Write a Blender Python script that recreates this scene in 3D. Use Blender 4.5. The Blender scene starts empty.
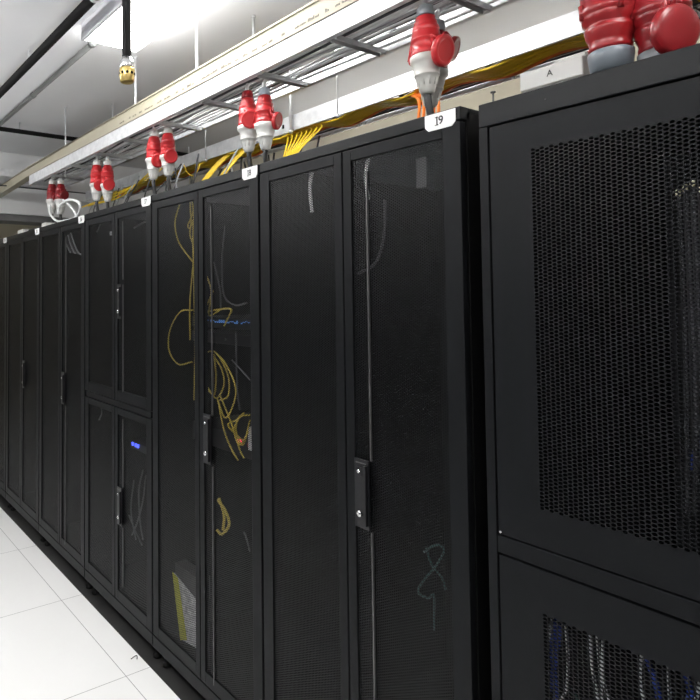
import bpy, math, random
from mathutils import Vector, Matrix
random.seed(7)
C = bpy.context.scene.collection
PI = math.pi

# ------------------------------------------------------------------ camera
TH, PT, RO = 0.57582, 0.03734, -0.005785
FPX, CX, CY = 613.675, 201.153, 271.050
EYE = Vector((0, -1.35133, 1.66977))
Fw = Vector((-math.cos(TH)*math.cos(PT), math.sin(TH)*math.cos(PT), math.sin(PT)))
R0 = Vector((math.sin(TH), math.cos(TH), 0)); U0 = R0.cross(Fw)
Rt = R0*math.cos(RO)+U0*math.sin(RO); Up = -R0*math.sin(RO)+U0*math.cos(RO)
cd = bpy.data.cameras.new('camera'); cam = bpy.data.objects.new('camera', cd); C.objects.link(cam)
cd.sensor_width = 36; cd.lens = FPX*36/700; cd.clip_start = .02
cd.shift_x = (350-CX)/700; cd.shift_y = (CY-350)/700
M3 = Matrix((Rt, Up, -Fw)).transposed()
cam.matrix_world = Matrix.Translation(EYE) @ M3.to_4x4()
bpy.context.scene.camera = cam

def at(x, y, X=None, Y=None, Z=None):
    """the point of the room seen at image position x, y on the plane X=, Y= or Z="""
    D = Fw+Rt*((x-CX)/FPX)-Up*((y-CY)/FPX)
    t = (X-EYE.x)/D.x if X is not None else ((Y-EYE.y)/D.y if Y is not None else (Z-EYE.z)/D.z)
    return EYE+D*t

# ------------------------------------------------------------------ world, exposure, lights
W = bpy.data.worlds.new('world'); bpy.context.scene.world = W; W.use_nodes = True
W.node_tree.nodes['Background'].inputs[0].default_value = (.8, .85, .9, 1)
W.node_tree.nodes['Background'].inputs[1].default_value = 0.02
vs = bpy.context.scene.view_settings
vs.view_transform = 'Standard'; vs.look = 'None'; vs.gamma = 1; vs.use_curve_mapping = False
vs.exposure = 0.0
TUBE = 21.0      # emission strength of the ceiling luminaires
FIXTURES = [(-2.74, -1.52, -.25, .05), (-.28, .94, -.25, .05)]
# bare-tube battens added out of view to brighten ceiling and floor (x0, x1, y): four over the aisle, two in the aisle behind the racks
ADDED_BATTENS = [(-3.7, -2.5, -1.75), (-1.9, -.7, -1.75), (-.1, 1.1, -1.75), (-5.0, -3.85, -1.75), (-3.4, -1.9, 2.07), (-1.5, 0, 2.07), (-8.5, -7.6, -.6)]
ADDED_BARE = 115.0     # emission strength of the added bare tubes
ADDED_REAR = 30.0     # the same for the tubes added out of sight behind the racks

# ------------------------------------------------------------------ materials
def mat(name, col, rough=.5, metal=0, spec=.5, emit=None, es=0):
    m = bpy.data.materials.new(name); m.use_nodes = True
    b = m.node_tree.nodes['Principled BSDF']
    b.inputs['Base Color'].default_value = (*col, 1); b.inputs['Roughness'].default_value = rough
    b.inputs['Metallic'].default_value = metal; b.inputs['Specular IOR Level'].default_value = spec
    if emit: b.inputs['Emission Color'].default_value = (*emit, 1); b.inputs['Emission Strength'].default_value = es
    return m
def noisy(m, scale, c1, c2, bump=0, stretch=None):
    nt = m.node_tree; b = nt.nodes['Principled BSDF']
    tc = nt.nodes.new('ShaderNodeTexCoord'); n = nt.nodes.new('ShaderNodeTexNoise'); n.inputs['Scale'].default_value = scale
    n.inputs['Detail'].default_value = 5
    mp = nt.nodes.new('ShaderNodeMapping')
    if stretch: mp.inputs['Scale'].default_value = stretch
    nt.links.new(tc.outputs['Object'], mp.inputs[0]); nt.links.new(mp.outputs[0], n.inputs['Vector'])
    r = nt.nodes.new('ShaderNodeValToRGB'); r.color_ramp.elements[0].position = .3; r.color_ramp.elements[1].position = .7
    r.color_ramp.elements[0].color = (*c1, 1); r.color_ramp.elements[1].color = (*c2, 1)
    nt.links.new(n.outputs['Fac'], r.inputs[0]); nt.links.new(r.outputs[0], b.inputs['Base Color'])
    if bump:
        bp = nt.nodes.new('ShaderNodeBump'); bp.inputs['Strength'].default_value = bump; bp.inputs['Distance'].default_value = .002
        nt.links.new(n.outputs['Fac'], bp.inputs['Height']); nt.links.new(bp.outputs[0], b.inputs['Normal'])
    return m
M = {}
M['rack'] = noisy(mat('black_powder_coat', (.004, .0046, .0052), .48, 0, .12), 60, (.0036, .0041, .0048), (.0046, .0051, .0060), .03)
M['rackcap'] = mat('black_satin_coat', (.0042, .0048, .0054), .42, 0, .15)
M['rack_in'] = mat('dark_interior', (.002, .002, .0023), .6, 0, .15)
M['seam'] = mat('black_rubber', (.003, .003, .003), .7, 0, .2)
M['equip'] = mat('equipment_black', (.006, .006, .0065), .45, 0, .3)
M['rod'] = mat('grey_steel_rod', (.09, .09, .09), .4, .6)
M['chrome'] = mat('polished_chrome', (.75, .75, .76), .22, 1)
M['handle'] = mat('handle_plastic', (.006, .006, .0075), .33, 0, .35)
M['tag'] = mat('white_label', (.8, .8, .8), .5)
M['ink'] = mat('black_ink', (.01, .01, .01), .6)
M['greyink'] = mat('faded_ink', (.08, .075, .07), .7)
M['zinc'] = noisy(mat('galvanised_steel', (.7, .7, .72), .42, .45), 25, (.62, .63, .65), (.8, .81, .83), .05)
M['zincdark'] = noisy(mat('dull_steel_rung', (.5, .51, .52), .45, .4), 25, (.42, .43, .44), (.54, .55, .56))
M['beige'] = noisy(mat('cream_plastic', (.34, .31, .23), .5), 8, (.32, .295, .215), (.36, .33, .25))
M['red'] = mat('red_plastic', (.44, .02, .024), .3)
M['redbig'] = mat('dull_red_plastic', (.22, .008, .01), .28)
M['reddark'] = mat('deep_red_plastic', (.19, .006, .009), .3)
M['plugwhite'] = mat('white_plastic', (.62, .62, .6), .35)
M['plugwhite2'] = mat('ivory_plastic', (.5, .495, .465), .35)
M['pluggrey'] = mat('grey_plastic', (.22, .235, .25), .4)
M['glandgrey'] = mat('blue_grey_plastic', (.13, .15, .17), .35)
M['plugblue'] = mat('pale_grey_plastic', (.33, .38, .43), .35)
M['cordblack'] = mat('black_cord', (.012, .012, .012), .45)
M['cordwhite'] = mat('white_cord', (.86, .87, .88), .4)
M['cordgrey'] = mat('grey_cord', (.45, .46, .48), .45)
M['corddark'] = mat('dark_grey_cord', (.06, .062, .07), .5)
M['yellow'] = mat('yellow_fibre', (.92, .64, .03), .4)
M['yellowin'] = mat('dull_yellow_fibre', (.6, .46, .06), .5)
M['orange'] = mat('orange_fibre', (.85, .22, .03), .4)
M['blue'] = mat('blue_cord', (.02, .06, .4), .4)
M['green'] = mat('green_cord', (.012, .06, .055), .4)
M['cordinside'] = mat('dull_grey_cord', (.07, .07, .075), .5)
M['brass'] = mat('brass', (.62, .46, .17), .3, .9)
M['blackpipe'] = mat('black_foam', (.006, .006, .0065), .7, 0, .2)
M['greypipe'] = mat('grey_painted_pipe', (.25, .26, .255), .5)
M['housing'] = mat('luminaire_housing', (.6, .61, .65), .5)
M['tube'] = mat('luminaire_diffuser', (.9, .9, .9), .5, emit=(1, .99, .97), es=TUBE)
M['baretube'] = mat('bare_tube', (.9, .9, .9), .5, emit=(1, .99, .97), es=ADDED_BARE)
M['reartube'] = mat('rear_tube', (.9, .9, .9), .5, emit=(1, .98, .94), es=ADDED_REAR)
M['ledblue'] = mat('blue_led', (.03, .03, .6), .4, emit=(.08, .12, 1), es=3.5)
M['ledport'] = mat('lit_switch_port', (.1, .2, .5), .4, emit=(.12, .35, .9), es=.5)
M['ledred'] = mat('red_led', (.6, .02, .05), .4, emit=(1, .08, .12), es=2)
M['gold'] = mat('connector_metal', (.95, .9, .68), .35, .2)
M['paper'] = noisy(mat('printed_paper', (.6, .6, .6), .7), 40, (.35, .36, .37), (.75, .75, .75))
M['paperyellow'] = mat('yellow_paper', (.6, .6, .06), .7)
M['ceil'] = noisy(mat('ceiling_paint', (.8, .81, .83), .8), 2, (.78, .79, .81), (.82, .83, .85))
M['wall'] = noisy(mat('cream_wall_paint', (.5, .46, .36), .8), 2, (.47, .43, .34), (.52, .48, .38))
M['wallwhite'] = noisy(mat('pale_wall_paint', (.7, .7, .7), .8), 2, (.64, .64, .64), (.7, .7, .7))
M['wallgrey'] = noisy(mat('grey_wall_paint', (.16, .16, .17), .8), 2, (.14, .14, .15), (.18, .18, .19))
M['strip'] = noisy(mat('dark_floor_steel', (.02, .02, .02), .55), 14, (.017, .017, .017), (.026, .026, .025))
M['bulk'] = noisy(mat('white_duct_board', (.72, .73, .74), .6), 3, (.68, .69, .7), (.75, .76, .77))
M['bulkdark'] = noisy(mat('dark_duct_insulation', (.12, .12, .12), .7), 5, (.1, .1, .1), (.15, .15, .15))

def floor_mat():
    m = mat('raised_floor_tile', (.8, .8, .79), .38, 0, .4); nt = m.node_tree; b = nt.nodes['Principled BSDF']
    N = nt.nodes.new; L = nt.links.new
    tc = N('ShaderNodeTexCoord'); sep = N('ShaderNodeSeparateXYZ'); L(tc.outputs['Object'], sep.inputs[0])
    ds = []
    for ax, off in (('X', 2.491), ('Y', .138)):
        a = N('ShaderNodeMath'); a.operation = 'ADD'; a.inputs[1].default_value = off+80; L(sep.outputs[ax], a.inputs[0])
        q = N('ShaderNodeMath'); q.operation = 'PINGPONG'; q.inputs[1].default_value = .4; L(a.outputs[0], q.inputs[0])
        ds.append(q)
    mn = N('ShaderNodeMath'); mn.operation = 'MINIMUM'; L(ds[0].outputs[0], mn.inputs[0]); L(ds[1].outputs[0], mn.inputs[1])
    lt = N('ShaderNodeMath'); lt.operation = 'LESS_THAN'; lt.inputs[1].default_value = .0016; L(mn.outputs[0], lt.inputs[0])
    n = N('ShaderNodeTexNoise'); n.inputs['Scale'].default_value = 1.3; n.inputs['Detail'].default_value = 8; L(tc.outputs['Object'], n.inputs['Vector'])
    r = N('ShaderNodeValToRGB'); r.color_ramp.elements[0].color = (.78, .78, .77, 1); r.color_ramp.elements[1].color = (.86, .86, .855, 1)
    L(n.outputs['Fac'], r.inputs[0])
    mx = N('ShaderNodeMix'); mx.data_type = 'RGBA'; L(lt.outputs[0], mx.inputs['Factor']); L(r.outputs[0], mx.inputs['A'])
    mx.inputs['B'].default_value = (.3, .3, .3, 1); L(mx.outputs['Result'], b.inputs['Base Color'])
    return m
M['floor'] = floor_mat()

def perforated(name, pitch, rr, col):
    """steel sheet punched with a hexagonal field of round holes; local x and z are the sheet's own axes"""
    m = mat(name, col, .42, 0, .25); nt = m.node_tree; N = nt.nodes.new; L = nt.links.new
    b = nt.nodes['Principled BSDF']; out = nt.nodes['Material Output']
    tc = N('ShaderNodeTexCoord'); sep = N('ShaderNodeSeparateXYZ'); L(tc.outputs['Object'], sep.inputs[0])
    cmb = N('ShaderNodeCombineXYZ'); L(sep.outputs['X'], cmb.inputs['X']); L(sep.outputs['Z'], cmb.inputs['Y'])
    S = (pitch*1.732, pitch, 1); ls = []
    for o in (0, .5):
        ad = N('ShaderNodeVectorMath'); ad.operation = 'ADD'; ad.inputs[1].default_value = (S[0]*o, S[1]*o, 0); L(cmb.outputs[0], ad.inputs[0])
        wr = N('ShaderNodeVectorMath'); wr.operation = 'WRAP'; wr.inputs[1].default_value = S; wr.inputs[2].default_value = (0, 0, 0); L(ad.outputs[0], wr.inputs[0])
        sb = N('ShaderNodeVectorMath'); sb.operation = 'SUBTRACT'; sb.inputs[1].default_value = (S[0]/2, S[1]/2, 0); L(wr.outputs[0], sb.inputs[0])
        mu = N('ShaderNodeVectorMath'); mu.operation = 'MULTIPLY'; mu.inputs[1].default_value = (1, 1, 0); L(sb.outputs[0], mu.inputs[0])
        ln = N('ShaderNodeVectorMath'); ln.operation = 'LENGTH'; L(mu.outputs[0], ln.inputs[0]); ls.append(ln)
    mn = N('ShaderNodeMath'); mn.operation = 'MINIMUM'; L(ls[0].outputs['Value'], mn.inputs[0]); L(ls[1].outputs['Value'], mn.inputs[1])
    lt = N('ShaderNodeMath'); lt.operation = 'LESS_THAN'; lt.inputs[1].default_value = pitch*rr; L(mn.outputs[0], lt.inputs[0])
    tr = N('ShaderNodeBsdfTransparent'); mx = N('ShaderNodeMixShader')
    L(lt.outputs[0], mx.inputs[0]); L(b.outputs[0], mx.inputs[1]); L(tr.outputs[0], mx.inputs[2]); L(mx.outputs[0], out.inputs['Surface'])
    return m
M['perf'] = perforated('perforated_black_steel', .0075, .37, (.003, .0034, .004))

# ------------------------------------------------------------------ mesh helpers
class MB:
    def __init__(s): s.v = []; s.f = []; s.m = []; s.sm = []
    def face(s, idx, mi=0, smooth=False): s.f.append(idx); s.m.append(mi); s.sm.append(smooth)
    def box(s, x0, x1, y0, y1, z0, z1, mi=0):
        n = len(s.v)
        s.v += [(x, y, z) for z in (z0, z1) for y in (y0, y1) for x in (x0, x1)]
        for q in ((0, 2, 3, 1), (4, 5, 7, 6), (0, 1, 5, 4), (2, 6, 7, 3), (0, 4, 6, 2), (1, 3, 7, 5)):
            s.face(tuple(n+i for i in q), mi)
        return s
    def lathe(s, prof, org=(0, 0, 0), axis=(0, 0, 1), n=28, mi=0, cap=True, smooth=True, mis=None):
        """prof: (distance along axis, radius)"""
        a = Vector(axis).normalized(); u = a.orthogonal().normalized(); w = a.cross(u); o = Vector(org); b = len(s.v)
        for h, r in prof:
            for k in range(n):
                t = 2*PI*k/n; s.v.append(tuple(o+a*h+(u*math.cos(t)+w*math.sin(t))*r))
        for i in range(len(prof)-1):
            for k in range(n):
                k2 = (k+1) % n
                s.face((b+i*n+k, b+i*n+k2, b+(i+1)*n+k2, b+(i+1)*n+k), mis[i] if mis else mi, smooth)
        if cap:
            s.face(tuple(b+k for k in reversed(range(n))), mis[0] if mis else mi)
            e = b+(len(prof)-1)*n; s.face(tuple(e+k for k in range(n)), mis[-1] if mis else mi)
        return s
    def cyl(s, p, q, r, n=16, mi=0):
        p = Vector(p); q = Vector(q); return s.lathe([(0, r), ((q-p).length, r)], p, q-p, n, mi)
    def tube(s, pts, r, n=8, mi=0):
        P = [Vector(p) for p in pts]; b = len(s.v); up = None
        for i, p in enumerate(P):
            t = (P[min(i+1, len(P)-1)]-P[max(i-1, 0)]).normalized()
            u = t.orthogonal().normalized() if up is None else (up-t*up.dot(t)).normalized()
            up = u; w = t.cross(u)
            for k in range(n):
                a = 2*PI*k/n; s.v.append(tuple(p+(u*math.cos(a)+w*math.sin(a))*r))
        for i in range(len(P)-1):
            for k in range(n):
                k2 = (k+1) % n; s.face((b+i*n+k, b+i*n+k2, b+(i+1)*n+k2, b+(i+1)*n+k), mi, True)
        s.face(tuple(b+k for k in reversed(range(n))), mi); e = b+(len(P)-1)*n; s.face(tuple(e+k for k in range(n)), mi)
        return s
    def build(s, name, mats, parent=None, loc=(0, 0, 0), bevel=0, local=False):
        me = bpy.data.meshes.new(name); L = Vector(loc)
        me.from_pydata([tuple(Vector(v)-L) for v in s.v], [], s.f)
        if not isinstance(mats, (list, tuple)): mats = [mats]
        for m in mats: me.materials.append(m)
        me.polygons.foreach_set('material_index', s.m); me.polygons.foreach_set('use_smooth', s.sm); me.update()
        o = bpy.data.objects.new(name, me); C.objects.link(o); o.location = L
        if parent is not None:
            o.parent = parent; o.location = L if local else L-wloc(parent)
        if bevel:
            bv = o.modifiers.new('bevel', 'BEVEL'); bv.width = bevel; bv.segments = 2; bv.limit_method = 'ANGLE'
        return o
def wloc(o):
    v = Vector((0, 0, 0))
    while o is not None: v += o.location; o = o.parent
    return v
def smooth(pts, n=8):
    P = [Vector(p) for p in pts]; P = [P[0]*2-P[1]]+P+[P[-1]*2-P[-2]]; out = []
    for i in range(1, len(P)-2):
        for k in range(n):
            t = k/n; a, b, c, d = P[i-1:i+3]
            out.append(.5*((2*b)+(c-a)*t+(2*a-5*b+4*c-d)*t*t+(3*b-3*c+d-a)*t**3))
    out.append(P[-2]); return out
def thing(name, label, cat, loc=(0, 0, 0), group=None):
    o = bpy.data.objects.new(name, None); C.objects.link(o); o.location = loc; o.empty_display_size = .1
    return tag(o, label, cat, group)
def tag(o, label, cat, group=None, kind=None):
    o['label'] = label; o['category'] = cat
    if group: o['group'] = group
    if kind: o['kind'] = kind
    return o
def struct(o): o['kind'] = 'structure'; return o
def cable(name, pts, r, m, label, cat='cable', group=None, n=7, sm=7, parent=None):
    pts = smooth(pts, sm); mb = MB().tube(pts, r, n)
    o = mb.build(name, m, parent, tuple(pts[0]) if parent is None else tuple(wloc(parent)))
    if parent is None: tag(o, label, cat, group)
    return o
def lettering(txt, size, M_, org, parent, name='lettering'):
    """text standing in the XZ plane, read from -Y"""
    cu = bpy.data.curves.new('t', 'FONT'); cu.body = txt; cu.size = size; cu.extrude = .0002; cu.align_x = 'CENTER'; cu.align_y = 'CENTER'; cu.offset = size*.012
    to = bpy.data.objects.new('t', cu); C.objects.link(to); bpy.context.view_layer.update()
    me = bpy.data.meshes.new_from_object(to); bpy.data.objects.remove(to); me.materials.clear(); me.materials.append(M_)
    me.transform(Matrix.Rotation(PI/2, 4, 'X'))
    o = bpy.data.objects.new(name, me); C.objects.link(o); o.parent = parent; o.location = Vector(org)-wloc(parent)
    return o

# ------------------------------------------------------------------ room shell
XL, XR, YF, YB, ZC = -9.0, 2.6, -2.9, 2.15, 2.97
struct(MB().box(XL, XR, YF, -.019, -.04, 0).build('floor', M['floor']))
struct(MB().box(XL, XR, -.019, YB, -.04, -.001).build('trim_1', M['strip']))  # dark strip of floor under the racks
struct(MB().box(XL, XR, YF, YB, ZC, ZC+.1).build('ceiling', M['ceil']))
struct(MB().box(XL, XR, YB, YB+.1, 0, ZC).build('wall_back', M['wall']))
struct(MB().box(XL, XR, YF-.1, YF, 0, ZC).build('wall_front', M['wallgrey']))
struct(MB().box(XL-.1, XL, YF, YB, 0, ZC).build('wall_left', M['wall']))
struct(MB().box(XR, XR+.1, YF, YB, 0, ZC).build('wall_right', M['wallwhite']))
# low bulkhead that crosses the room beyond the racks
b = MB().box(-5.95, -5.62, YF, YB, 2.41, ZC).build('bulkhead', M['bulk'], bevel=.004); struct(b); b.name = 'trim_2'
b = MB().box(-5.93, -5.64, YF, YB, 2.35, 2.409).build('trim_3', M['bulkdark']); struct(b)  # darker band along the underside of the bulkhead
t = MB().box(-2.2, -2.12, -.085, -.083, 0, .0006)

# ------------------------------------------------------------------ luminaires
names = ['long white ceiling luminaire glowing above the front cable tray, end near the brass nozzle',
         'glowing ceiling luminaire above the red plugs on the wide cabinet']
for (x0, x1, y0, y1), lb in zip(FIXTURES, names):
    t = thing('ceiling_luminaire', lb, 'ceiling light', ((x0+x1)/2, (y0+y1)/2, ZC), 'white ceiling luminaires in rows')
    h = MB().box(x0, x1, y0, y1, ZC-.02, ZC)
    h.box(x0, x1, y0, y0+.012, ZC-.085, ZC-.02).box(x0, x1, y1-.012, y1, ZC-.035, ZC-.02)
    h.box(x0, x0+.012, y0+.012, y1-.012, ZC-.035, ZC-.02).box(x1-.012, x1, y0+.012, y1-.012, ZC-.035, ZC-.02)
    h.build('housing', M['housing'], t)
    MB().box(x0+.013, x1-.013, y0+.013, y1-.013, ZC-.082, ZC-.03).build('diffuser', M['tube'], t)

bn = ['bare tube batten over the aisle, second from its far end', 'bare tube batten over the middle of the aisle', 'bare tube batten over the aisle nearest the wide cabinet',
      'bare tube batten over the far end of the aisle', 'bare tube batten low on the back wall behind the server racks', 'bare tube batten low on the back wall behind the wide cabinet', 'bare tube batten beyond the pale bulkhead']
for (x0, x1, y), lb in zip(ADDED_BATTENS, bn):
    t = thing('batten_light', lb, 'ceiling light', ((x0+x1)/2, y, ZC), 'bare tube battens')
    zb = ZC-.3 if y < -1 else (2.35 if y > 0 else ZC)        # hung on rods, or low on the back wall behind the racks
    MB().box(x0, x1, y-.03, y+.03, zb-.05, zb).build('housing', M['housing'], t, bevel=.003)
    if y > 0: MB().box(x0+.3, x1-.3, y+.03, YB, zb-.04, zb-.01).build('wall_bracket', M['housing'], t)
    elif zb < ZC:
        for x in (x0+.15, x1-.15): MB().cyl((x, y, zb), (x, y, ZC), .005, 8).build('hanger', M['zinc'], t)
    for dy in (-.05, .05):
        MB().cyl((x0+.0215, y+dy, zb-.03), (x1-.0215, y+dy, zb-.03), .014, 14).build('tube', M['reartube' if y > 0 else 'baretube'], t)
    for x in (x0+.001, x1-.021): MB().box(x, x+.02, y-.07, y+.07, zb-.05, zb-.01).build('tube_holder', M['housing'], t)

# ------------------------------------------------------------------ racks
TOP, DTOP, DBOT = 2.13, 2.093, .137
def ring(mb, x0, x1, z0, z1, l, r, tp, bt, y0, y1, mi=0):
    mb.box(x0, x0+l, y0, y1, z0, z1, mi).box(x1-r, x1, y0, y1, z0, z1, mi)
    mb.box(x0+l, x1-r, y0, y1, z1-tp, z1, mi).box(x0+l, x1-r, y0, y1, z0, z0+bt, mi)
def rack_body(t, x0, x1, depth=1.0, top=TOP, cross=None):
    b = MB()
    b.box(x0, x0+.012, .026, depth, .08, top-.012).box(x1-.012, x1, .026, depth, .08, top-.012)
    b.box(x0+.012, x1-.012, depth-.012, depth, .08, top-.012)
    b.box(x0+.012, x1-.012, .03, depth-.012, .08, .1)
    b.build('body', M['rack_in'], t)
    MB().box(x0, x1, 0, .04, DTOP+.004, top).box(x0, x1, .04, depth, top-.012, top).build('top_cap', M['rackcap'], t, bevel=.0025)
    MB().box(x0, x1, .0, .03, .08, DBOT-.005).build('sill', M['rack'], t, bevel=.0015)
    if cross: MB().box(x0+.012, x1-.012, .003, .04, cross[0], cross[1]).build('crossbar', M['rack'], t, bevel=.0015)
    for fx in (x0+.04, x1-.04):
        for fy in (.05, depth-.05):
            MB().lathe([(0, .022), (.012, .022), (.014, .01), (.08, .01)], (fx, fy, 0), n=16).build('levelling_foot', M['seam'], t)
def handle(d, x, z, s=1):
    """swing handle: plate, recessed lever, round lock below and a small one above"""
    hh = .097*s
    h = MB().box(x-.026, x+.026, -.006, 0, z-hh, z+hh)
    h.box(x+.004, x+.010, -.008, -.006, z-hh+.015, z+hh-.02, 1).box(x+.012, x+.023, -.016, -.006, z-hh+.012, z+hh-.015)
    h.box(x-.018, x+.004, -.009, -.006, z+hh-.048*s, z+hh-.022*s)
    h.box(x-.02, x+.018, -.0075, -.006, z+hh-.012, z+hh-.0085, 2)
    p = h.build('door_handle', [M['handle'], M['seam'], M['rod']], d, bevel=.001)
    return p
def lock(d, x, z, r=.0085, name='lock_cylinder'):
    MB().lathe([(0, r*1.1), (.004, r*1.1), (.006, r*.9), (.008, r*.35)], (x, -.006, z), (0, -1, 0), 16).build(name, M['chrome'], d)
def leaf(t, x0, x1, z0, z1, left, hz=None, rod=None, tall=1):
    """one perforated door leaf. left: is it the left leaf of the pair"""
    a, c = (.05, .032) if left else (.032, .05)
    g = .0025
    mb = MB(); ring(mb, x0+g, x1-g, z0, z1, a, c, .033, .05, 0, .022)
    d = mb.build('door', M['rack'], t, ((x0+x1)/2, 0, z0), bevel=.0015)
    n = MB(); X0, X1, Z0, Z1 = x0+g+a, x1-g-c, z0+.05, z1-.033
    n.v = [(X0, .006, Z0), (X1, .006, Z0), (X1, .006, Z1), (X0, .006, Z1)]; n.face((0, 1, 2, 3))
    n.build('perforated_panel', M['perf'], d, (X0, .006, Z0))
    if rod:
        for r0, r1 in rod:
            MB().box(x0+.0915, x0+.0955, -.0005, .0055, r0, r1).build('locking_rod', M['rod'], d)
    if hz:
        h = handle(d, x0+.064, hz, tall)
        lock(h, x0+.056, hz-.058*tall); lock(h, x0+.056, hz+.062*tall, .005, 'upper_lock')
    return d
def name_tag(t, x1, txt, w=.088, h=.042, z=2.106):
    x0 = x1-w
    n = MB(); c = .010
    pts = [(x0+c, z-h/2), (x1-c, z-h/2), (x1, z-h/2+c), (x1, z+h/2), (x0, z+h/2), (x0, z-h/2+c)]
    k = len(pts); n.v = [(a, -.0025, b) for a, b in pts]+[(a, -.0002, b) for a, b in pts]
    n.face(tuple(range(k))); n.face(tuple(range(2*k-1, k-1, -1)))
    for i in range(k): n.face((i, i+k, (i+1) % k+k, (i+1) % k))
    p = n.build('name_tag', M['tag'], t)
    p['label'] = 'white name tag printed in black'
    if txt:
        lettering(txt, .030, M['ink'], ((x0+x1)/2, -.0032, z), p)
        for dz in (.0098, -.0098): MB().box((x0+x1)/2-.0135, (x0+x1)/2-.0035, -.0035, -.0027, z+dz-.001, z+dz+.001).build('serif', M['ink'], p)

X0 = -.9025
RW = .8
def rack(k, label, txt, split=False, hz=1.098, rod=((.163, .995), (1.195, 2.02)), tagx=None):
    x1 = X0-RW*k-.003; x0 = x1-RW+.006; xm = (x0+x1)/2
    t = thing('server_rack', label, 'server rack', (xm, .5, 0), 'black server racks in one row')
    if not split:
        rack_body(t, x0, x1)
        leaf(t, x0, xm, DBOT, DTOP, True); leaf(t, xm, x1, DBOT, DTOP, False, hz, rod)
    else:
        rack_body(t, x0, x1, cross=(1.098, 1.128))
        leaf(t, x0, xm, 1.132, DTOP, True); leaf(t, xm, x1, 1.132, DTOP, False, 1.635, ((1.18, 1.72), (1.745, 2.04)), .9)
        leaf(t, x0, xm, DBOT, 1.094, True); leaf(t, xm, x1, DBOT, 1.094, False, .61, ((.22, .51), (.71, 1.045)), .95)
    if txt is not None: name_tag(t, (tagx if tagx else x1-.004), txt)
    return t, x0, x1
rack(0, 'black server rack with paired perforated doors and the tag I9, nearest of the row', 'I9', tagx=X0-.016)
rack(1, 'black server rack tagged I8 with yellow fibre cables and a blue-lit switch behind its doors', 'I8')
rack(2, 'black server rack split into upper and lower door pairs, blue light in the lower', 'I7', split=True)
rack(3, 'black server rack just beyond the rack with split upper and lower doors', 'I6')
rack(4, 'second black server rack beyond the rack with split doors, tag on its top edge', 'I5', rod=None)
rack(5, 'black server rack at the far left edge of the picture', 'I4', rod=None)

# wide cabinet on the right with coarse perforation
def perf_mesh(x0, x1, z0, z1, y0, y1, px=.0100, pz=.0080, rx=.0045, rz=.0030):
    """real punched sheet, holes staggered column by column; returns builder and the exact extents"""
    nx = int((x1-x0)/px); nz = int((z1-z0)/pz); mb = MB(); K = 8
    oc = [(px/2, 0), (px/2, pz/2), (0, pz/2), (-px/2, pz/2), (-px/2, 0), (-px/2, -pz/2), (0, -pz/2), (px/2, -pz/2)]
    ang = [2*PI*k/K for k in range(K)]
    for i in range(nx):
        st = pz/2 if i % 2 else 0
        for j in range(nz):
            if st and j == nz-1: continue
            cx, cz = x0+(i+.5)*px, z0+(j+.5)*pz+st; b = len(mb.v)
            for y in (y0, y1):
                mb.v += [(cx+a, y, cz+c) for a, c in oc]
                mb.v += [(cx+rx*math.cos(t), y, cz+rz*math.sin(t)) for t in ang]
            for k in range(K):
                k2 = (k+1) % K
                mb.face((b+k, b+8+k, b+8+k2, b+k2))
                mb.face((b+16+k, b+16+k2, b+24+k2, b+24+k))
                mb.face((b+8+k, b+24+k, b+24+k2, b+8+k2))
        if st:
            cx = x0+(i+.5)*px
            mb.box(cx-px/2, cx+px/2, y0, y1, z0, z0+st); mb.box(cx-px/2, cx+px/2, y0, y1, z0+nz*pz-st, z0+nz*pz)
    return mb, x0+nx*px, z0+nz*pz
cx0, cx1 = -.858, -.02
cab = thing('network_cabinet', 'wide black cabinet with coarse perforated upper and lower doors, beside the rack tagged I9', 'network cabinet', ((cx0+cx1)/2, .5, 0))
b = MB(); b.box(cx0, cx0+.022, 0, .041, .08, 2.061).box(cx1-.022, cx1, 0, .041, .08, 2.061)
b.box(cx0, cx0+.022, .041, 1.0, .08, 2.1058).box(cx1-.022, cx1, .041, 1.0, .08, 2.1058)
b.box(cx0+.022, cx1-.022, .985, 1.0, .08, 2.1058).box(cx0+.022, cx1-.022, .03, .985, .08, .1); b.build('body', M['rack'], cab, bevel=.0015)
MB().box(cx0, cx1, .0, .04, 2.062, 2.118).box(cx0, cx1, .04, 1.0, 2.106, 2.118).build('top_cap', M['rackcap'], cab, bevel=.0025)
MB().box(cx0+.024, cx1-.024, .0, .04, 1.073, 1.112).build('crossbar', M['rack'], cab, bevel=.0015)
MB().box(cx0+.024, cx1-.024, .0, .03, .08, .132).build('sill', M['rack'], cab, bevel=.0015)
for fx in (cx0+.04, cx1-.04):
    for fy in (.05, .95): MB().lathe([(0, .022), (.012, .022), (.014, .01), (.08, .01)], (fx, fy, 0), n=16).build('levelling_foot', M['seam'], cab)
def cab_door(z0, z1, mz0, mz1):
    a, c = cx0+.027, cx1-.027
    mb, ex, ez = perf_mesh(a+.096, c-.096, mz0, mz1, 0, .0018)
    fr = MB(); fr.box(a, a+.096, 0, .02, z0, z1).box(ex, c, 0, .02, z0, z1).box(a+.096, ex, 0, .02, z0, mz0).box(a+.096, ex, 0, .02, ez, z1)
    d = fr.build('door', M['rack'], cab, (a, 0, z0))
    mb.build('perforated_panel', M['rack'], d)
    return d
d = cab_door(1.116, 2.057, 1.197, 1.992)
MB().lathe([(0, .003), (.002, .0025)], (cx0+.032, 0, 1.121), (0, -1, 0), 10).build('screw', M['chrome'], d)
cab_door(.137, 1.068, .25, .984)
MB().lathe([(0, .0018), (.001, .0012)], (-.70, .0, 2.09), (0, -1, 0), 8).build('screw', M['rod'], cab)

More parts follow.
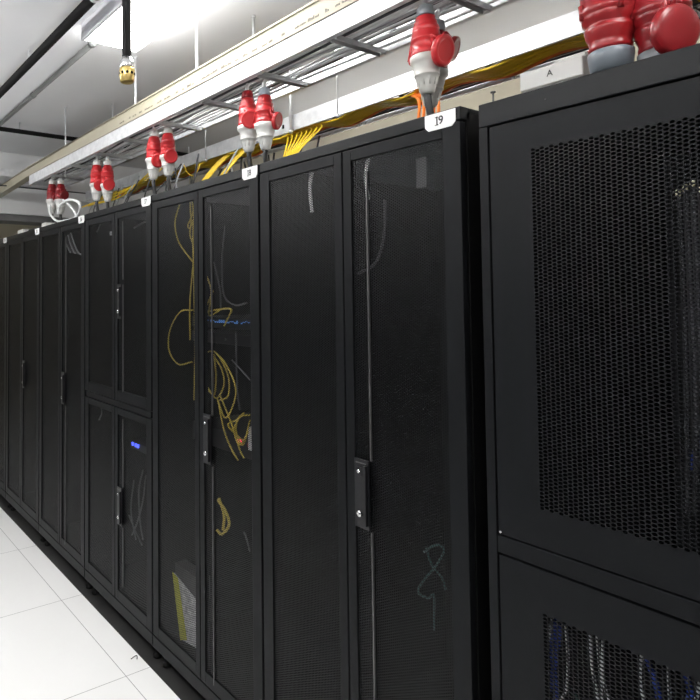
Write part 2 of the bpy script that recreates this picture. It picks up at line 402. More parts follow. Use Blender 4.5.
# ------------------------------------------------------------------ cable trays
def ladder(label, xa, xb, y0, y1, z0, h, rungs, flange=.02):
    t = thing('cable_tray', label, 'cable tray', ((xa+xb)/2, (y0+y1)/2, z0), 'galvanised ladder trays over the racks')
    for ya, sg in ((y0, 1), (y1, -1)):
        mb = MB(); a, b = sorted((ya, ya+.003*sg)); mb.box(xa, xb, a, b, z0, z0+h)
        a, b = sorted((ya, ya+flange*sg)); mb.box(xa, xb, a, b, z0-.003, z0); mb.box(xa, xb, a, b, z0+h, z0+h+.003)
        mb.build('side_rail', M['zinc'], t)
    for x in rungs:
        mb = MB(); mb.box(x-.014, x+.014, y0+.0032, y1-.0032, z0+.004, z0+.007)
        mb.box(x-.014, x-.011, y0+.021, y1-.021, z0-.010, z0+.004).box(x+.011, x+.014, y0+.021, y1-.021, z0-.010, z0+.004)
        mb.build('rung', M['zincdark'], t)
    return t
R1 = [-1.43+.39*i for i in range(-7, 5)]
t1 = ladder('front galvanised cable tray with grey and white cables, red plugs hanging below it', -4.6, .6, .08, .36, 2.51, .063, R1)
R2 = [-1.32+.4*i for i in range(-10, 5)]
t2 = ladder('rear galvanised cable tray carrying yellow and orange cables behind the front tray', -5.2, .6, .78, 1.02, 2.522, .075, R2, .012)
for x in (-2.55, -2.47):
    MB().box(x-.006, x+.006, .776, .7795, 2.545, 2.565).build('slot', M['seam'], t2)
# tray crossing at the far end
t3 = thing('cable_tray', 'far galvanised cable tray crossing over the aisle at the end of the row', 'cable tray', (-5.3, -.5, 2.66))
for x in (-5.15, -5.47):
    MB().box(x-.002, x+.002, -2.4, .75, 2.665, 2.725).box(x-.02, x+.002, -2.4, .75, 2.662, 2.665).build('side_rail', M['zinc'], t3)
for i in range(9):
    y = -2.2+.35*i; MB().box(-5.467, -5.173, y-.02, y+.02, 2.667, 2.672).build('rung', M['zincdark'], t3)
# dark short tray piece above the right cabinet
tb = thing('cable_tray', 'short dark cable tray at the top right corner behind the large red plugs', 'cable tray', (-.5, .9, 2.5))
for y in (.50, 1.0):
    pass
MB().box(-.695, -.675, .45, 1.25, 2.475, 2.505).build('side_rail', M['equip'], tb)
MB().box(-.38, -.36, .45, 1.25, 2.475, 2.505).build('side_rail', M['equip'], tb)
for i in range(6): MB().box(-.675, -.38, .5+i*.13, .53+i*.13, 2.478, 2.485).build('rung', M['equip'], tb)
MB().box(-.698, -.6955, .45, 1.25, 2.472, 2.482).build('trim', M['zinc'], tb)

# cream trunking with printed marks
tr = thing('cable_trunking', 'long cream plastic trunking with faded print along the top of the front tray', 'trunking', (-3, .1, 2.577))
def trunk(y0, y1, zs):
    mb = MB(); xs_ = (-5.6, -4.61, -3.5, -2.5, .6); dz = ((-.035, -.035), (.0, -.015), (.0, -.006), (.0, .0), (0, 0))
    for x, (a, b) in zip(xs_, dz): mb.v += [(x, y0, zs[0]+a), (x, y1, zs[0]+a), (x, y1, zs[1]+b), (x, y0, zs[1]+b)]
    for i in range(4):
        for k in range(4): mb.face((4*i+k, 4*i+4+k, 4*i+4+(k+1) % 4, 4*i+(k+1) % 4))
    mb.face((3, 2, 1, 0)); mb.face((16, 17, 18, 19)); return mb
trunk(.076, .135, (2.5775, 2.645)).build('body', M['beige'], tr)
trunk(.071, .140, (2.645, 2.652)).build('lid', M['beige'], tr)
mb = MB(); x = -3.0
while x < -.9:
    L_ = random.choice((.012, .02, .03, .016)); h = random.choice((.008, .01, .013))
    if random.random() < .8:
        q = x
        while q < x+L_:
            w_ = random.uniform(.0015, .004); mb.box(q, q+w_, .0752, .0761, 2.592, 2.592+h*random.uniform(.5, 1)); q += w_+.003
    x += L_+random.choice((.006, .01, .03))
mb.build('printed_marking', M['greyink'], tr)

# threaded rods
def rod(x, y, z0, label, r=.005, base=False):
    t = thing('threaded_rod', label, 'hanging rod', (x, y, z0), 'threaded rods hanging from the ceiling')
    MB().cyl((x, y, z0), (x, y, ZC), r, 10).build('rod', M['zinc'], t)
    MB().lathe([(0, .012), (.006, .012)], (x, y, ZC-.008), n=6).build('nut', M['zinc'], t)
    if base: MB().box(x-.03, x+.03, y-.02, y+.02, z0-.002, z0+.03).build('bracket', M['plugwhite'], t, bevel=.004)
    else: MB().lathe([(0, .011), (.012, .011)], (x, y, z0+.005), n=6).build('nut', M['zinc'], t)
rod(at(197, 75, Y=.155).x, .155, 2.565, 'bright rod rising from the front tray, second rod right of the brass nozzle', .007)
rod(at(135.5, 100, Y=.155).x, .155, 2.565, 'bright rod with a white foot block, directly right of the brass nozzle', .006, True)
rod(at(65.5, 165, Y=.155).x, .155, 2.48, 'thin rod left of the brass nozzle, over the farthest hanging plugs', .005)
rod(-.6, .155, 2.565, 'rod rising from the front tray above the wide cabinet', .006)
rod(-2.235, .40, 2.5, 'short grey rod seen above the cream trunking over the paired plugs', .006)
rod(-3.79, .40, 2.5, 'short dark rod at the far end behind the cream trunking', .006)
rod(at(291, 125, Y=.765).x, .765, 2.50, 'white rod coming down to the rear tray right of the plugs over the tag I8', .008)
rod(at(337, 80, Y=.765).x, .765, 2.50, 'thin grey rod to the rear tray, between the two nearest plug pairs', .003)
rod(-3.2, .765, 2.50, 'thin rod to the rear tray behind the plugs above the tag I7', .003)

# ------------------------------------------------------------------ ceiling pipes, hose
p = thing('insulated_pipe', 'long thick black insulated pipe under the ceiling at upper left', 'pipe', (-4, -.36, 2.9))
MB().cyl((-8.9, -.36, 2.9), (-2.30, -.36, 2.9), .022, 20).build('pipe', M['blackpipe'], p)
MB().lathe([(0, .026), (.02, .026)], (-2.33, -.36, 2.9), (1, 0, 0), 20).build('end_collar', M['zinc'], p)
for x in (-8, -6.4, -4.8, -3.2): MB().cyl((x, -.36, 2.92), (x, -.36, ZC), .005, 8).build('hanger', M['zinc'], p)
p = thing('conduit', 'thin grey painted conduit under the ceiling, beside the black insulated pipe', 'pipe', (-4, -.135, 2.945))
MB().cyl((-4.9, -.135, 2.945), (-2.88, -.135, 2.945), .015, 14).build('pipe', M['greypipe'], p)
MB().lathe([(0, .015), (.005, .021), (.03, .021), (.036, .012)], (-2.89, -.135, 2.945), (1, 0, 0), 14).build('end_cap', M['greypipe'], p)
MB().lathe([(0, .019), (.03, .019)], (-3.85, -.135, 2.945), (1, 0, 0), 14).build('coupling', M['greypipe'], p)
p = thing('insulated_pipe', 'black insulated pipe crossing the ceiling at the far end', 'pipe', (-4.58, 0, 2.9))
MB().cyl((-4.58, -2.8, 2.9), (-4.58, 1.9, 2.9), .017, 16).build('pipe', M['blackpipe'], p)
for y in (-1.6, 0, 1.5): MB().cyl((-4.58, y, 2.915), (-4.58, y, ZC), .005, 8).build('hanger', M['zinc'], p)
tag(MB().cyl((-5.2, .6, 2.955), (.4, .6, 2.955), .010, 12).build('conduit', M['greypipe'], None, (-2, .6, 2.955)),
    'thin grey conduit running along the ceiling just above the cream trunking', 'pipe')
tag(MB().cyl((-5.2, -2.6, 2.6), (-5.2, 1.0, 2.585), .006, 8).build('wire', M['corddark'], None, (-5.2, 0, 2.6)),
    'thin dark wire strung across the pale bulkhead at the far end', 'cable')
nx, ny = -1.697, -.519
p = thing('gas_nozzle', 'brass discharge nozzle on a black hose hanging from the ceiling over the aisle', 'nozzle', (nx, ny, 2.325))
MB().tube(smooth([(nx+.01, ny, ZC), (nx+.006, ny, 2.8), (nx-.003, ny, 2.55), (nx-.002, ny, 2.38)]), .0145, 16).build('hose', M['blackpipe'], p)
MB().lathe([(.042, .02), (.046, .023), (.066, .023), (.07, .018), (.078, .016)], (nx, ny, 2.325), n=24).build('collar', M['chrome'], p)
MB().lathe([(.004, .015), (0, .019), (.004, .022), (.038, .0245), (.046, .022)], (nx, ny, 2.325), n=24).build('nozzle_head', M['brass'], p)
mb = MB()
for k in range(10):
    a = 2*PI*k/10+.2; mb.lathe([(0, .0045), (.0025, .0045)], (nx+.0225*math.cos(a), ny+.0225*math.sin(a), 2.325+.026), (math.cos(a), math.sin(a), 0), 10)
mb.build('port', M['seam'], p)

# ------------------------------------------------------------------ red and white power plugs
def plug(x, y, zt, label, s=1, lid=90, lidz=-.135, top='plugwhite', low='plugwhite', red='red', tilt=(0, 0), group='red and white power plugs hanging under the front tray', dx=0, disc=.026, bend=0):
    """mated coupler and plug: gland, red body with ribs, hinged round lid, white plug, black cord down into the rack"""
    t = thing('power_plug', label, 'power plug', (x, y, zt), group)
    def LA(prof, m, name, mis=None): return MB().lathe([(-h*s, r*s*(.92 if h < .2 else .92-(h-.2)*2.2)) for h, r in prof], (0, 0, 0), n=32).build(name, m, None)
    parts = []
    parts.append(LA([(0, .010), (.002, .019), (.006, .024), (.03, .028), (.034, .026)], M[top], 'gland'))
    parts.append(LA([(.034, .024), (.038, .030), (.045, .030), (.05, .033), (.06, .036), (.066, .037), (.068, .040), (.075, .0405), (.078, .0395), (.082, .0395), (.084, .042),
                     (.10, .0425), (.101, .0445), (.106, .0445), (.107, .0425), (.138, .043), (.14, .046), (.15, .046), (.152, .04)], M[red], 'coupler_body'))
    parts.append(LA([(.150, .043), (.152, .049), (.168, .049), (.172, .044), (.178, .041), (.19, .039), (.205, .037), (.206, .0385), (.209, .0385), (.21, .036), (.225, .032),
                     (.24, .029), (.255, .026), (.262, .018)], M[low], 'plug_body'))
    g = MB()
    for k in range(10):      # gripping ribs
        a = 2*PI*k/10; ca, sa = math.cos(a), math.sin(a)
        g.cyl(((.0345)*s*ca, .0345*s*sa, -.18*s), (.0245*s*ca, .0245*s*sa, -.238*s), .0025*s, 6)
    parts.append(g.build('grip_rib', M[low], None))
    a = math.radians(lid); ca, sa = math.cos(a), math.sin(a)
    n = Vector((ca, -sa, 0))           # lid faces this way, 90 = towards the aisle
    u = Vector((sa, ca, 0)); c0 = n*.046*s+Vector((0, 0, lidz*s)); q = (n+Vector((0, 0, -.25))).normalized()
    L = MB().lathe([(0, .6*disc*s), (.001, .95*disc*s), (.004, disc*s), (.014*s, disc*s), (.017*s, .93*disc*s), (.0175*s, .7*disc*s), (.016*s, .66*disc*s)], c0, q, 28)
    for sg in (-1, 1):
        L.cyl(n*.028*s+u*sg*.02*s+Vector((0, 0, (lidz+.045)*s)), c0+q*.008*s+u*sg*.018*s, .005*s, 8)
    L.cyl(n*.036*s-u*.024*s+Vector((0, 0, (lidz+.04)*s)), n*.036*s+u*.024*s+Vector((0, 0, (lidz+.04)*s)), .006*s, 8)
    parts.append(L.build('hinged_lid', M[red], None))
    K = MB()                            # locking lug on the other side
    for k in (-1, 1):
        K.cyl(-n*.036*s+u*k*.008*s+Vector((0, 0, -.085*s)), -n*.054*s+u*k*.006*s+Vector((0, 0, -.15*s)), .006*s, 8)
    K.cyl(-n*.042*s+Vector((0, 0, -.15*s)), -n*.054*s+Vector((0, 0, -.15*s)), .012*s, 12)
    parts.append(K.build('locking_lug', M[red], None))
    rot = Matrix.Rotation(tilt[0], 4, 'Y') @ Matrix.Rotation(tilt[1], 4, 'X')
    for o in parts: o.data.transform(rot); o.parent = t
    end = rot @ Vector((0, 0, -.258*s))
    zr = 2.136-zt
    MB().tube(smooth([end, end+Vector((dx*.4, .002, -.035)), Vector((end.x+dx, end.y+.02, zr-.002))]), .0105*s, 10).build('lower_cord', M['cordblack'], t, local=True)
    MB().tube(smooth([(0, 0, -.004), (0, 0, .02), (.004-bend*.3, .02, .045), (.03-bend, .035, .062)]), .008, 10).build('upper_cord', M['cordwhite'], t, local=True)
    return t
px_ = lambda x, Y: at(x, 60, Y=Y).x
plug(px_(426, .145), .145, 2.500, 'large red and white plug with grey gland hanging above the tag I9', 1.0, 0, -.15, 'pluggrey', 'plugwhite2', tilt=(-.01, 0), disc=.044, dx=.006)
plug(px_(438, .26), .26, 2.50, 'red plug half hidden behind the plug above the tag I9', 1.0, -20, -.09, 'pluggrey', 'plugwhite2', red='reddark', tilt=(.12, 0), disc=.036)
plug(px_(247, .15), .15, 2.492, 'left plug of the pair above the tag I8, its round red lid facing outward', .97, 28, -.135, 'reddark', tilt=(-.03, 0), disc=.038)
plug(px_(264, .16), .16, 2.478, 'right plug of the pair above the tag I8, with pale grey gland', .95, -25, -.145, 'plugblue', tilt=(-.02, 0), dx=-.01, disc=.036)
plug(px_(154, .15), .15, 2.51, 'left plug of the pink-red pair above the tag I7', .97, 5, -.165, tilt=(.04, 0), disc=.037)
plug(px_(167.5, .18), .18, 2.51, 'right plug of the pink-red pair above the tag I7', .95, 15, -.165, tilt=(-.01, 0), disc=.037)
plug(px_(97, .15), .15, 2.495, 'left plug of the pair between the tags I7 and I6', .97, 5, -.165, tilt=(.02, 0), disc=.037)
plug(px_(107.5, .18), .18, 2.48, 'right plug of the pair between the tags I7 and I6', .97, 15, -.16, disc=.037)
plug(px_(52.5, .15), .15, 2.50, 'left plug of the farthest dark red pair', .95, -10, -.14, red='reddark')
plug(px_(61, .18), .18, 2.49, 'right plug of the farthest dark red pair, behind a loose white cable loop', .95, -10, -.12, red='reddark', disc=.035)

# large upright couplers on the wide cabinet
def big(x, y, z0, label, s, lid=None, red='red', gl='glandgrey'):
    t = thing('power_coupler', label, 'power plug', (x, y, z0), 'large red couplers on the wide cabinet')
    def LA(prof, m, name): return MB().lathe([(h*s, r*s) for h, r in prof], (0, 0, 0), n=40).build(name, m, t, local=True)
    LA([(-.012, .012), (.0, .012), (.002, .030), (.008, .038), (.035, .042), (.045, .042), (.048, .038)], M[gl], 'gland')
    LA([(.048, .037), (.052, .040), (.056, .040), (.062, .038), (.07, .040), (.078, .044), (.09, .046), (.096, .0475), (.098, .044), (.104, .044), (.11, .05), (.122, .052), (.125, .052),
        (.128, .055), (.14, .055), (.143, .052), (.2, .054), (.26, .055), (.262, .058), (.275, .058), (.278, .05)], M[red], 'coupler_body')
    LA([(.276, .05), (.29, .046), (.33, .036), (.35, .02)], M['plugwhite2'], 'plug_body')
    MB().tube(smooth([(0, 0, .34*s), (0, 0, .4*s), (-.02, .05, .44*s)]), .014, 12).build('upper_cord', M['cordblack'], t, local=True)
    MB().tube([(0, 0, -.03), (0, 0, .003)], .012, 12).build('lower_cord', M['pluggrey'], t, local=True)
    for k in range(4):
        a = PI*.25+k*PI/2; MB().cyl((.05*s*math.cos(a), .05*s*math.sin(a), .12*s), (.053*s*math.cos(a), .053*s*math.sin(a), .15*s), .007*s, 8).build('boss', M[red], t, local=True)
    if lid:
        c = Vector(lid[0]); q = Vector(lid[1]).normalized(); r = lid[2]
        L = MB().lathe([(0, .8*r), (.002, .97*r), (.006, r), (.016, r), (.021, .94*r), (.024, .8*r), (.026, .4*r), (.0262, .01)], c, q, 40)
        L.cyl((.03, .0, .17*s), c+Vector((-.004, 0, .028)), .008, 10); L.cyl((.025, -.03, .17*s), c+Vector((-.006, -.02, .022)), .007, 10)
        L.cyl((.03, -.035, .165*s), (.03, .03, .165*s), .009, 10)
        L.build('hinged_lid', M[red], t, local=True)
    return t
big(-.628, .14, 2.150, 'large red coupler with pale grey gland standing on the wide cabinet', 1.05, red='redbig')
big(-.545, .17, 2.130, 'dark red coupler with a round hinged lid, right of the large red coupler', 1.0, ((.03, -.035, .072), (.9, -.43, -.12), .052), 'reddark', 'pluggrey')

# white junction box lettered A
t = thing('junction_box', 'white plastic junction box lettered A on top of the wide cabinet', 'junction box', (-.79, .26, 2.118))
MB().box(-.865, -.715, .2, .32, 2.118, 2.185).build('base', M['plugwhite'], t, bevel=.003)
ld = MB().box(-.867, -.713, .198, .322, 2.187, 2.236).build('lid', M['plugwhite'], t, bevel=.004)
MB().box(-.79, -.716, .22, .30, 2.2362, 2.25).build('raised_lid', M['plugwhite'], t, bevel=.003)
MB().box(-.766, -.72, .24, .29, 2.2502, 2.254).build('red_label', M['red'], t)
lettering('A', .022, M['ink'], (-.79, .1975, 2.213), ld)
t = thing('bolt', 'small steel bolt standing up between the tag I9 rack and the wide cabinet', 'bolt', (-.872, .06, 2.13))
MB().cyl((-.850, .05, 2.118), (-.850, .05, 2.156), .0022, 8).lathe([(0, .006), (.004, .006)], (-.850, .05, 2.154), n=6).build('shank', M['rod'], t)

# ------------------------------------------------------------------ cables in the trays
ORD = 'first second third fourth fifth sixth seventh eighth ninth tenth eleventh twelfth thirteenth fourteenth fifteenth sixteenth'.split()
def run(y, z, xs, amp=.010, zamp=.004):
    return [(x, y+random.uniform(-amp, amp), z+random.uniform(0, zamp)) for x in xs]
xs = [-4.5+.35*i for i in range(15)]
for i in range(16):
    y = .118+.205*(i/15)+random.uniform(-.004, .004)
    m, nm = ((M['cordwhite'], 'white'), (M['cordgrey'], 'grey'), (M['corddark'], 'dark grey'))[(0, 1, 0, 2, 0)[i % 5]]
    cable('tray_cable', run(y, 2.525+(.012 if i % 3 else 0), xs, .016), random.choice((.005, .006, .0075)), m,
          nm+' cable along the front tray, '+ORD[i]+' of sixteen counted from its front rail', 'cable', 'cables along the front tray', 6, 4)
# loops of slack in the front tray
for i, (x, r) in enumerate([(-1.45, .10), (-2.2, .09), (-2.9, .08)]):
    for k in range(2):
        pts = [(x+(r+.015*k)*1.5*math.cos(a), .24+.7*(r+.01*k)*math.sin(a), 2.548+.012*k) for a in [PI*j/6 for j in range(-5, 6)]]
        cable('tray_cable', pts, .0065, M['cordwhite'] if k else M['cordgrey'], '%s slack cable loop in the front tray %s' % (('grey', 'white')[k], ('nearest the I9 plug', 'by the plugs over the tag I8', 'by the plugs over the tag I7')[i]), 'cable', n=6, sm=4)
xs2 = [-5.12+.2*i for i in range(28)]    # over each rung and sagging between them
for i in range(16):
    if i < 10: y, m, nm = .80+.013*i, M['yellow'], 'yellow'
    elif i < 12: y, m, nm = .93+.014*(i-10), M['orange'], 'orange'
    else: y, m, nm = .955+.014*(i-12), (M['cordwhite'] if i % 2 else M['corddark']), ('white' if i % 2 else 'dark grey')
    cable('tray_cable', [(p[0], p[1], p[2]-(.030 if k % 2 and i < 12 else 0)) for k, p in enumerate(run(y, 2.5355+.004*(i % 2), xs2, .005))], .0065 if i < 12 else .006, m, nm+' cable along the rear tray, '+ORD[i]+' of sixteen counted from its front rail', 'cable', 'cables along the rear tray', 6, 4)
# yellow strands dropping to the rack tops
tops = 2.134
for i in range(8):
    xa = -2.46+.036*i
    cable('fibre_cable', [(xa-.10, .84, 2.53), (xa, .80, 2.495), (xa*.35+(-2.27)*.65, .66, 2.34), (-2.27+.008*i, .55, tops)], .0042, M['yellow'],
          'yellow fibre strand fanning down right of the I8 plugs, '+ORD[i]+' from the left', 'cable', 'yellow strands fanning down right of the I8 plugs', 6, 5)
for i in range(7):
    xa = -3.12+.02*i+(.12 if i > 3 else 0)
    cable('fibre_cable', [(xa+.12, .84, 2.53), (xa+.04, .79, 2.49), (xa-.02, .68, 2.34), (xa-.06+.01*i, .55, tops)], .006, M['yellow'],
          'yellow fibre strand dropping right of the I7 plugs, '+ORD[i]+' from the left', 'cable', 'yellow strands dropping right of the I7 plugs', 6, 5)
for i in range(5):
    cable('fibre_cable', [(-1.82+.03*i, .9, 2.53), (-1.66+.02*i, .80, 2.50), (-1.555+.022*i, .70, 2.40), (-1.55+.03*i, .62, tops)], .0065, M['orange'],
          'orange fibre cable looping down left of the I9 plug, '+ORD[i]+' from the left', 'cable', 'orange cables dropping left of the I9 plug', 6, 5)
cable('fibre_cable', [at(184, 165, Y=.77), at(187, 172, Y=.76), at(193, 176, Y=.75), at(198, 170, Y=.76), at(200, 163, Y=.77)], .003, M['yellow'], 'thin pale yellow loop hanging from the rear tray rail right of the I7 plugs')
# tangle behind the rack tops at I7 / I6
for i in range(14):
    x = -3.5+.08*i+random.uniform(-.03, .03)
    m, nm = [(M['corddark'], 'dark grey'), (M['corddark'], 'dark grey'), (M['cordgrey'], 'grey')][i % 3]
    y = random.uniform(.86, .98)
    cable('loose_cable', [(x+random.uniform(-.1, .1), y, 2.5), (x+random.uniform(-.1, .1), y, 2.36), (x+.03, y-.16, 2.24), (x, y-.28, tops)], .006, m,
          nm+' loose cable dropping behind the I7 plugs, '+ORD[i]+' from the left', 'cable', nm+' loose cables behind the I7 plugs', 6, 5)
for i in range(3):
    cable('loose_cable', [at(80+8*i, 208-2*i, Y=.5), at(110+6*i, 196, Y=.6), at(150, 178-3*i, Y=.7), at(165, 165-3*i, Y=.77)], .005, M['yellow'],
          ('upper', 'middle', 'lower')[i]+' slanting yellow cable running between the I7 and I6 plugs', 'cable', 'slanting yellow cables by the I7 plugs', 6, 5)
for i in range(10):
    x = -2.72+.11*i+random.uniform(-.02, .02)
    cable('loose_cable', [(x-.12, .5+.02*(i % 3), tops+.008), (x-.05, .52, tops+.05+.03*random.random()), (x+.03, .5, tops+.03), (x+.12, .55, tops+.008)], .007,
          M['corddark'] if i % 3 else M['cordwhite'], ('dark' if i % 3 else 'white')+' loose cable lying on the rack tops below the rear tray, '+ORD[i]+' from the left', 'cable', ('dark' if i % 3 else 'white')+' loose cables on the rack tops', 6, 5)
for i in range(16):
    x = -4.5+.11*i+random.uniform(-.03, .03); y = random.uniform(.5, .7)
    cable('loose_cable', [(x+random.uniform(-.1, .1), y+.05, 2.49), (x+random.uniform(-.12, .12), y, 2.36), (x+.03, y-.06, 2.24), (x, y-.08, tops)], .005,
          M['corddark'] if i % 3 else M['cordgrey'], ('dark' if i % 3 else 'grey')+' loose cable before the rear tray over the far racks, '+ORD[i]+' from the left',
          'cable', ('dark' if i % 3 else 'grey')+' cables dropping in front of the rear tray', 6, 5)
# white loops by the farthest plugs
cable('loose_cable', [at(50, 205, Y=.1), at(50, 213, Y=.1), at(57, 221, Y=.1), at(68, 220, Y=.1), at(76, 216, Y=.12), at(70, 206, Y=.1), at(63, 200, Y=.1)], .008, M['cordwhite'], 'white loose cable curling below the farthest plugs')
cable('loose_cable', [at(58, 214, Y=.08), at(60, 206, Y=.08), at(68, 200, Y=.08), at(78, 202, Y=.08), at(80, 210, Y=.1), at(74, 222, Y=.12)], .009, M['cordwhite'], 'white loose cable arching over the farthest right plug')
for x, w_, lb in ((-4.72, .14, 'small white box on top of the far rack, left one'), (-4.16, .08, 'small white box on top of the far rack, beside the tag I5'),):
    tag(MB().box(x, x+w_, .03, .12, 2.131, 2.165).build('adapter_box', M['plugwhite'], None, (x, .05, 2.131), bevel=.004), lb, 'box')
tag(MB().box(-4.55, -4.2, .06, .16, 2.131, 2.16).build('cable_clamp', M['equip'], None, (-4.3, .1, 2.131), bevel=.004), 'black flat bar lying on the far rack top between two white boxes', 'box')

# ------------------------------------------------------------------ inside the racks
def P(*l, Y=.12): return [at(x, y, Y=Y) for x, y in l]
def shelf_unit(name, x0, x1, z0, z1, y0, label, cat, lit=None, ports=0):
    t = thing(name, label, cat, ((x0+x1)/2, y0, z0))
    MB().box(x0, x1, y0, y0+.35, z0, z1).build('case', M['equip'], t, bevel=.002)
    return t
# I8: blue-lit switch
r8a, r8b = X0-1.6+.05, X0-.8-.05
t = shelf_unit('network_switch', -2.36, -1.86, 1.525, 1.57, .13, 'network switch with blue-lit ports behind the right door of the rack tagged I8', 'network switch')
for i in range(24):
    x = -2.25+i*.0155
    if random.random() < .8: MB().box(x, x+.009, .126, .1295, 1.548+random.choice((0, .009)), 1.554+random.choice((.0, .006))).build('port_light', M['ledport'], t)
t = shelf_unit('network_switch', -2.36, -1.86, 1.46, 1.505, .13, 'dark network switch under the blue-lit one in the rack tagged I8', 'network switch')
MB().box(-2.1, -2.085, .127, .1295, 1.475, 1.485).build('port_light', M['rod'], t)
t = shelf_unit('server_unit', -2.36, -1.86, 1.02, 1.1, .13, 'server unit with a red light behind the right door of the rack tagged I8', 'server')
for x, z in ((-2.0, 1.095), (-1.93, 1.09)): MB().box(x-.012, x+.008, .124, .1295, z-.02, z-.008).build('status_light', M['ledred'], t)
MB().box(-1.935, -1.90, .12, .1295, 1.06, 1.15).build('power_module', M['zinc'], t)
tag(MB().box(-2.17, -2.12, .03, .034, 2.0, 2.015).build('paper_label', M['paper'], None, (-2.15, .03, 2.0)), 'small white label high behind the right door of the rack tagged I8', 'label')
G = 'yellow fibre cables inside the rack tagged I8'
YL = ['long strand dropping from the top edge behind the left door', 'small closed loop near the top behind the left door', 'arc bowing left near the top of the left door',
      'wide round loop left of the switches behind the left door', 'short bow above the blue-lit switch', 'tall strand reaching the blue-lit switch', 'flat strand lying over the blue-lit switch',
      'outer arc just below the switches', 'closed arc just below the switches', 'innermost short arc below the switches', 'largest arc below the switches, ending low',
      'left long strand running down to the red light', 'right long strand running down to the red light', 'upper loop right beside the red light', 'widest loop beside the metal module',
      'small tight loop beside the metal module', 'thick lower bow under the door handle', 'thick inner strand of the lower bow', 'straight strand down the edge of the left door']
YP = [((190, 200), (191, 222), (190, 235), (194, 252), (190, 300), (190, 340)),
      ((192, 199), (194, 216), (190, 228), (188, 225), (193, 212), (192, 200)),
      ((180, 203), (175, 222), (178, 240), (186, 253), (194, 263)),
      ((193, 310), (180, 312), (170, 330), (169, 350), (178, 364), (192, 362)),
      ((205, 272), (210, 285), (211, 295), (206, 307)),
      ((213, 290), (209, 315), (222, 309), (231, 310), (226, 322)),
      ((205, 312), (215, 310), (231, 309), (229, 316), (224, 326)),
      ((206, 352), (215, 352), (224, 365), (229, 380), (228, 396), (220, 400)),
      ((214, 356), (222, 370), (224, 385), (217, 398), (210, 392), (206, 388)),
      ((214, 354), (216, 375), (214, 395), (206, 385)),
      ((217, 354), (227, 366), (236, 392), (226, 418), (217, 398)),
      ((218, 400), (224, 430), (232, 450), (238, 460)),
      ((220, 395), (232, 425), (240, 450), (244, 458)),
      ((244, 413), (236, 420), (228, 425), (240, 438), (244, 440)),
      ((250, 415), (240, 417), (236, 430), (243, 445), (250, 420)),
      ((240, 416), (234, 430), (240, 445), (248, 432)),
      ((218, 500), (226, 512), (229, 525), (222, 534), (217, 530)),
      ((219, 498), (224, 515), (223, 530)),
      ((194, 205), (193, 240), (194, 280), (195, 350), (194, 400))]
for i, pts in enumerate(YP):
    q = [at(x, y, Y=.035+.008*(i % 5)) for x, y in pts]
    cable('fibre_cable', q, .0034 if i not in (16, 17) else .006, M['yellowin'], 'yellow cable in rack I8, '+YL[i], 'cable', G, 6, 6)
for i, pts in enumerate([((225, 225), (222, 262), (224, 295), (235, 305), (247, 303)), ((214, 262), (220, 290), (221, 310)), ((232, 360), (243, 372), (250, 380)), ((236, 330), (237, 385), (240, 410)), ((244, 532), (247, 540), (250, 552))]):
    cable('patch_cable', P(*pts, Y=.05), .0035, M['cordinside'], 'thin grey cable in rack I8, '+('curving right near the top', 'short and straight near the top', 'short slanting one under the switches', 'long straight one under the switches', 'short one low by the right edge')[i], 'cable', 'thin grey cables inside the rack tagged I8', 6, 6)
# papers in the foot of I8
t = thing('document_pouch', 'printed papers in a pouch low behind the left door of the rack tagged I8', 'papers', (-2.4, .09, .16))
q = MB(); a = [at(174, 573, Y=.09), at(196, 600, Y=.09), at(196, 648, Y=.09), at(182, 640, Y=.09)]
q.v = [tuple(v) for v in a]+[tuple(v+Vector((0, .004, 0))) for v in a]
for f in ((3, 2, 1, 0), (4, 5, 6, 7), (0, 1, 5, 4), (1, 2, 6, 5), (2, 3, 7, 6), (3, 0, 4, 7)): q.face(f)
q.build('sheet', M['paper'], t)
q = MB(); a = [at(173, 572, Y=.088), at(178, 578, Y=.088), at(187, 640, Y=.088), at(181, 640, Y=.088)]
q.v = [tuple(v) for v in a]+[tuple(v+Vector((0, -.004, 0))) for v in a]
for f in ((0, 1, 2, 3), (7, 6, 5, 4), (4, 5, 1, 0), (5, 6, 2, 1), (6, 7, 3, 2), (7, 4, 0, 3)): q.face(f)
q.build('yellow_sheet', M['paperyellow'], t)
MB().box(-2.47, -2.27, .10, .16, .34, .44).build('pouch', M['rod'], t)
# I9 inside
for i, pts in enumerate([((371, 150), (366, 172), (368, 200)), ((312, 172), (310, 188), (312, 212))]):
    cable('patch_cable', P(*pts, Y=.04), .006, M['cordwhite'], 'short white cable near the top behind the left door of the rack tagged I9' if i else 'white cable near the top behind the right door of the rack tagged I9', 'cable')
cable('patch_cable', P((385, 200), (384, 235), (376, 262), (358, 274), Y=.05), .004, M['cordinside'], 'grey cable curving behind the right door of the rack tagged I9')
cable('patch_cable', P((424, 552), (436, 545), (444, 550), (436, 566), (424, 580), (418, 592), (428, 598), (434, 596), (434, 630), Y=.04), .0028, M['green'], 'thin green-grey cable tied in a bow behind the right door of the rack tagged I9')
cable('patch_cable', P((426, 548), (432, 565), (442, 578), (446, 590), Y=.05), .003, M['green'], 'thin green-grey cable crossing the bow behind the door tagged I9')
tag(MB().box(-1.06, -1.03, .03, .04, 1.95, 2.03).build('paper_label', M['cordinside'], None, (-1.05, .03, 1.95)), 'small pale label high behind the right door of the rack tagged I9', 'label')
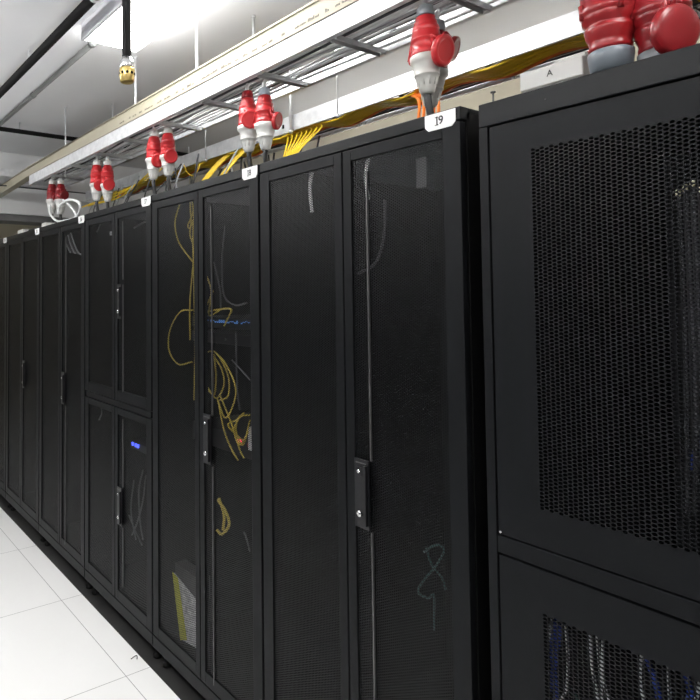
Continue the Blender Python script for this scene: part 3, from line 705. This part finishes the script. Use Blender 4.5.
# I7 inside
t = shelf_unit('network_switch', -2.93, -2.58, .87, .91, .1, 'network switch with bright blue lights behind the lower right door of the rack tagged I7', 'network switch')
for x in (-2.90, -2.865, -2.84): MB().box(x, x+.016, .094, .0995, .887, .903).build('status_light', M['ledblue'], t)
for i, pts in enumerate([((143, 470), (139, 490), (140, 520), (143, 540)), ((134, 480), (131, 510), (136, 540)), ((146, 475), (143, 500), (138, 520), (132, 535)), ((129, 515), (135, 530), (142, 545)), ((100, 402), (102, 412), (99, 420))]):
    cable('patch_cable', P(*pts, Y=.04), .004, M['cordinside'], 'grey cable behind the lower doors of rack I7, '+('right bowed strand', 'left bowed strand', 'strand crossing to the lower left', 'lowest slanting strand', 'small loop in the left door')[i], 'cable', 'grey cables behind the lower doors of the rack tagged I7', 6, 5)
for i, pts in enumerate([((103, 215), (100, 225), (97, 232)), ((134, 228), (146, 222), (150, 230))]):
    cable('patch_cable', P(*pts, Y=.04), .004, M['cordinside'], 'grey cable behind the upper '+('left', 'right')[i]+' door of the rack tagged I7', 'cable', 'grey cables behind the upper doors of the rack tagged I7', 6, 5)
tag(MB().box(-3.05, -2.93, .04, .05, 1.99, 2.01).build('paper_label', M['paper'], None, (-3, .04, 1.99)), 'pale label strip high behind the upper left door of the rack tagged I7', 'label')
# I6 inside: white loops near the top
for i in range(5):
    cable('patch_cable', P((71-1.5*i, 233+i), (74-2*i, 243), (78-2*i, 252), (82-3*i, 255-i), Y=.05), .005, M['cordinside'] if i % 2 else M['cordgrey'], 'pale cable looping high behind the doors of rack I6, '+ORD[i]+' from the right', 'cable', 'pale cables behind the doors of the rack tagged I6', 6, 5)
# wide cabinet inside
for i in range(14):
    x = at(679, 197, Y=.05).x+.0115*i
    zt = at(679, 197, Y=.05).z+(i % 3)*.008
    t = thing('patch_cable', 'dark cable with bright metal tip inside the wide cabinet, '+ORD[i]+' from the left', 'cable', (x, .05, zt), 'dark cables with bright tips in the wide cabinet')
    MB().tube(smooth([(x, .05, zt), (x+.001, .052, 1.7), (x+.003*(i % 2), .054, 1.5), (x-.004, .052, 1.25)]), .0045, 7).build('cord', M['corddark'], t)
    MB().lathe([(0, .0035), (.003, .0045), (.012, .0045), (.014, .003)], (x, .046, zt), n=10).build('metal_tip', M['gold'], t)
MB_ = [((553, 612), (545, 660), (537, 700)), ((566, 625), (568, 660), (566, 690), (556, 705)), ((590, 632), (592, 665), (598, 700)), ((597, 634), (600, 670), (602, 705)), ((603, 640), (603, 670), (607, 695), (616, 705)), ((642, 650), (640, 680), (645, 705)), ((668, 662), (670, 705)), ((700, 680), (696, 700), (692, 710))]
for i, pts in enumerate(MB_):
    cable('patch_cable', P(*pts, Y=.05), .0035, M['cordwhite'], 'white cable behind the lower door of the wide cabinet, '+ORD[i]+' from the left', 'cable', 'white cables behind the lower door of the wide cabinet', 6, 6)
for i, pts in enumerate([((555, 620), (552, 650), (556, 690), (554, 705)), ((560, 625), (556, 655), (550, 690)), ((645, 655), (655, 680), (660, 705)), ((685, 670), (690, 690), (688, 705)), ((690, 470), (700, 440), (705, 425))]):
    cable('patch_cable', P(*pts, Y=.06), .006, M['blue'], 'blue cable inside the wide cabinet, '+('leftmost, behind the lower door', 'second from left behind the lower door', 'middle one behind the lower door', 'rightmost behind the lower door', 'short one behind the upper door')[i], 'cable', 'blue cables inside the wide cabinet', 6, 6)
cable('patch_cable', P((572, 692), (578, 700), (576, 712), Y=.045), .004, M['green'], 'short green cable behind the lower door of the wide cabinet')
tag(MB().tube(smooth([at(131, 659, Z=.004), at(135, 656, Z=.006), at(137, 656, Z=.004), at(137, 659, Z=.004)]), .002, 6).build('cable_tie', M['cordblack'], None, tuple(at(135, 657, Z=0))),
    'tiny black scrap of cable tie lying on the white floor near a rack foot', 'scrap')
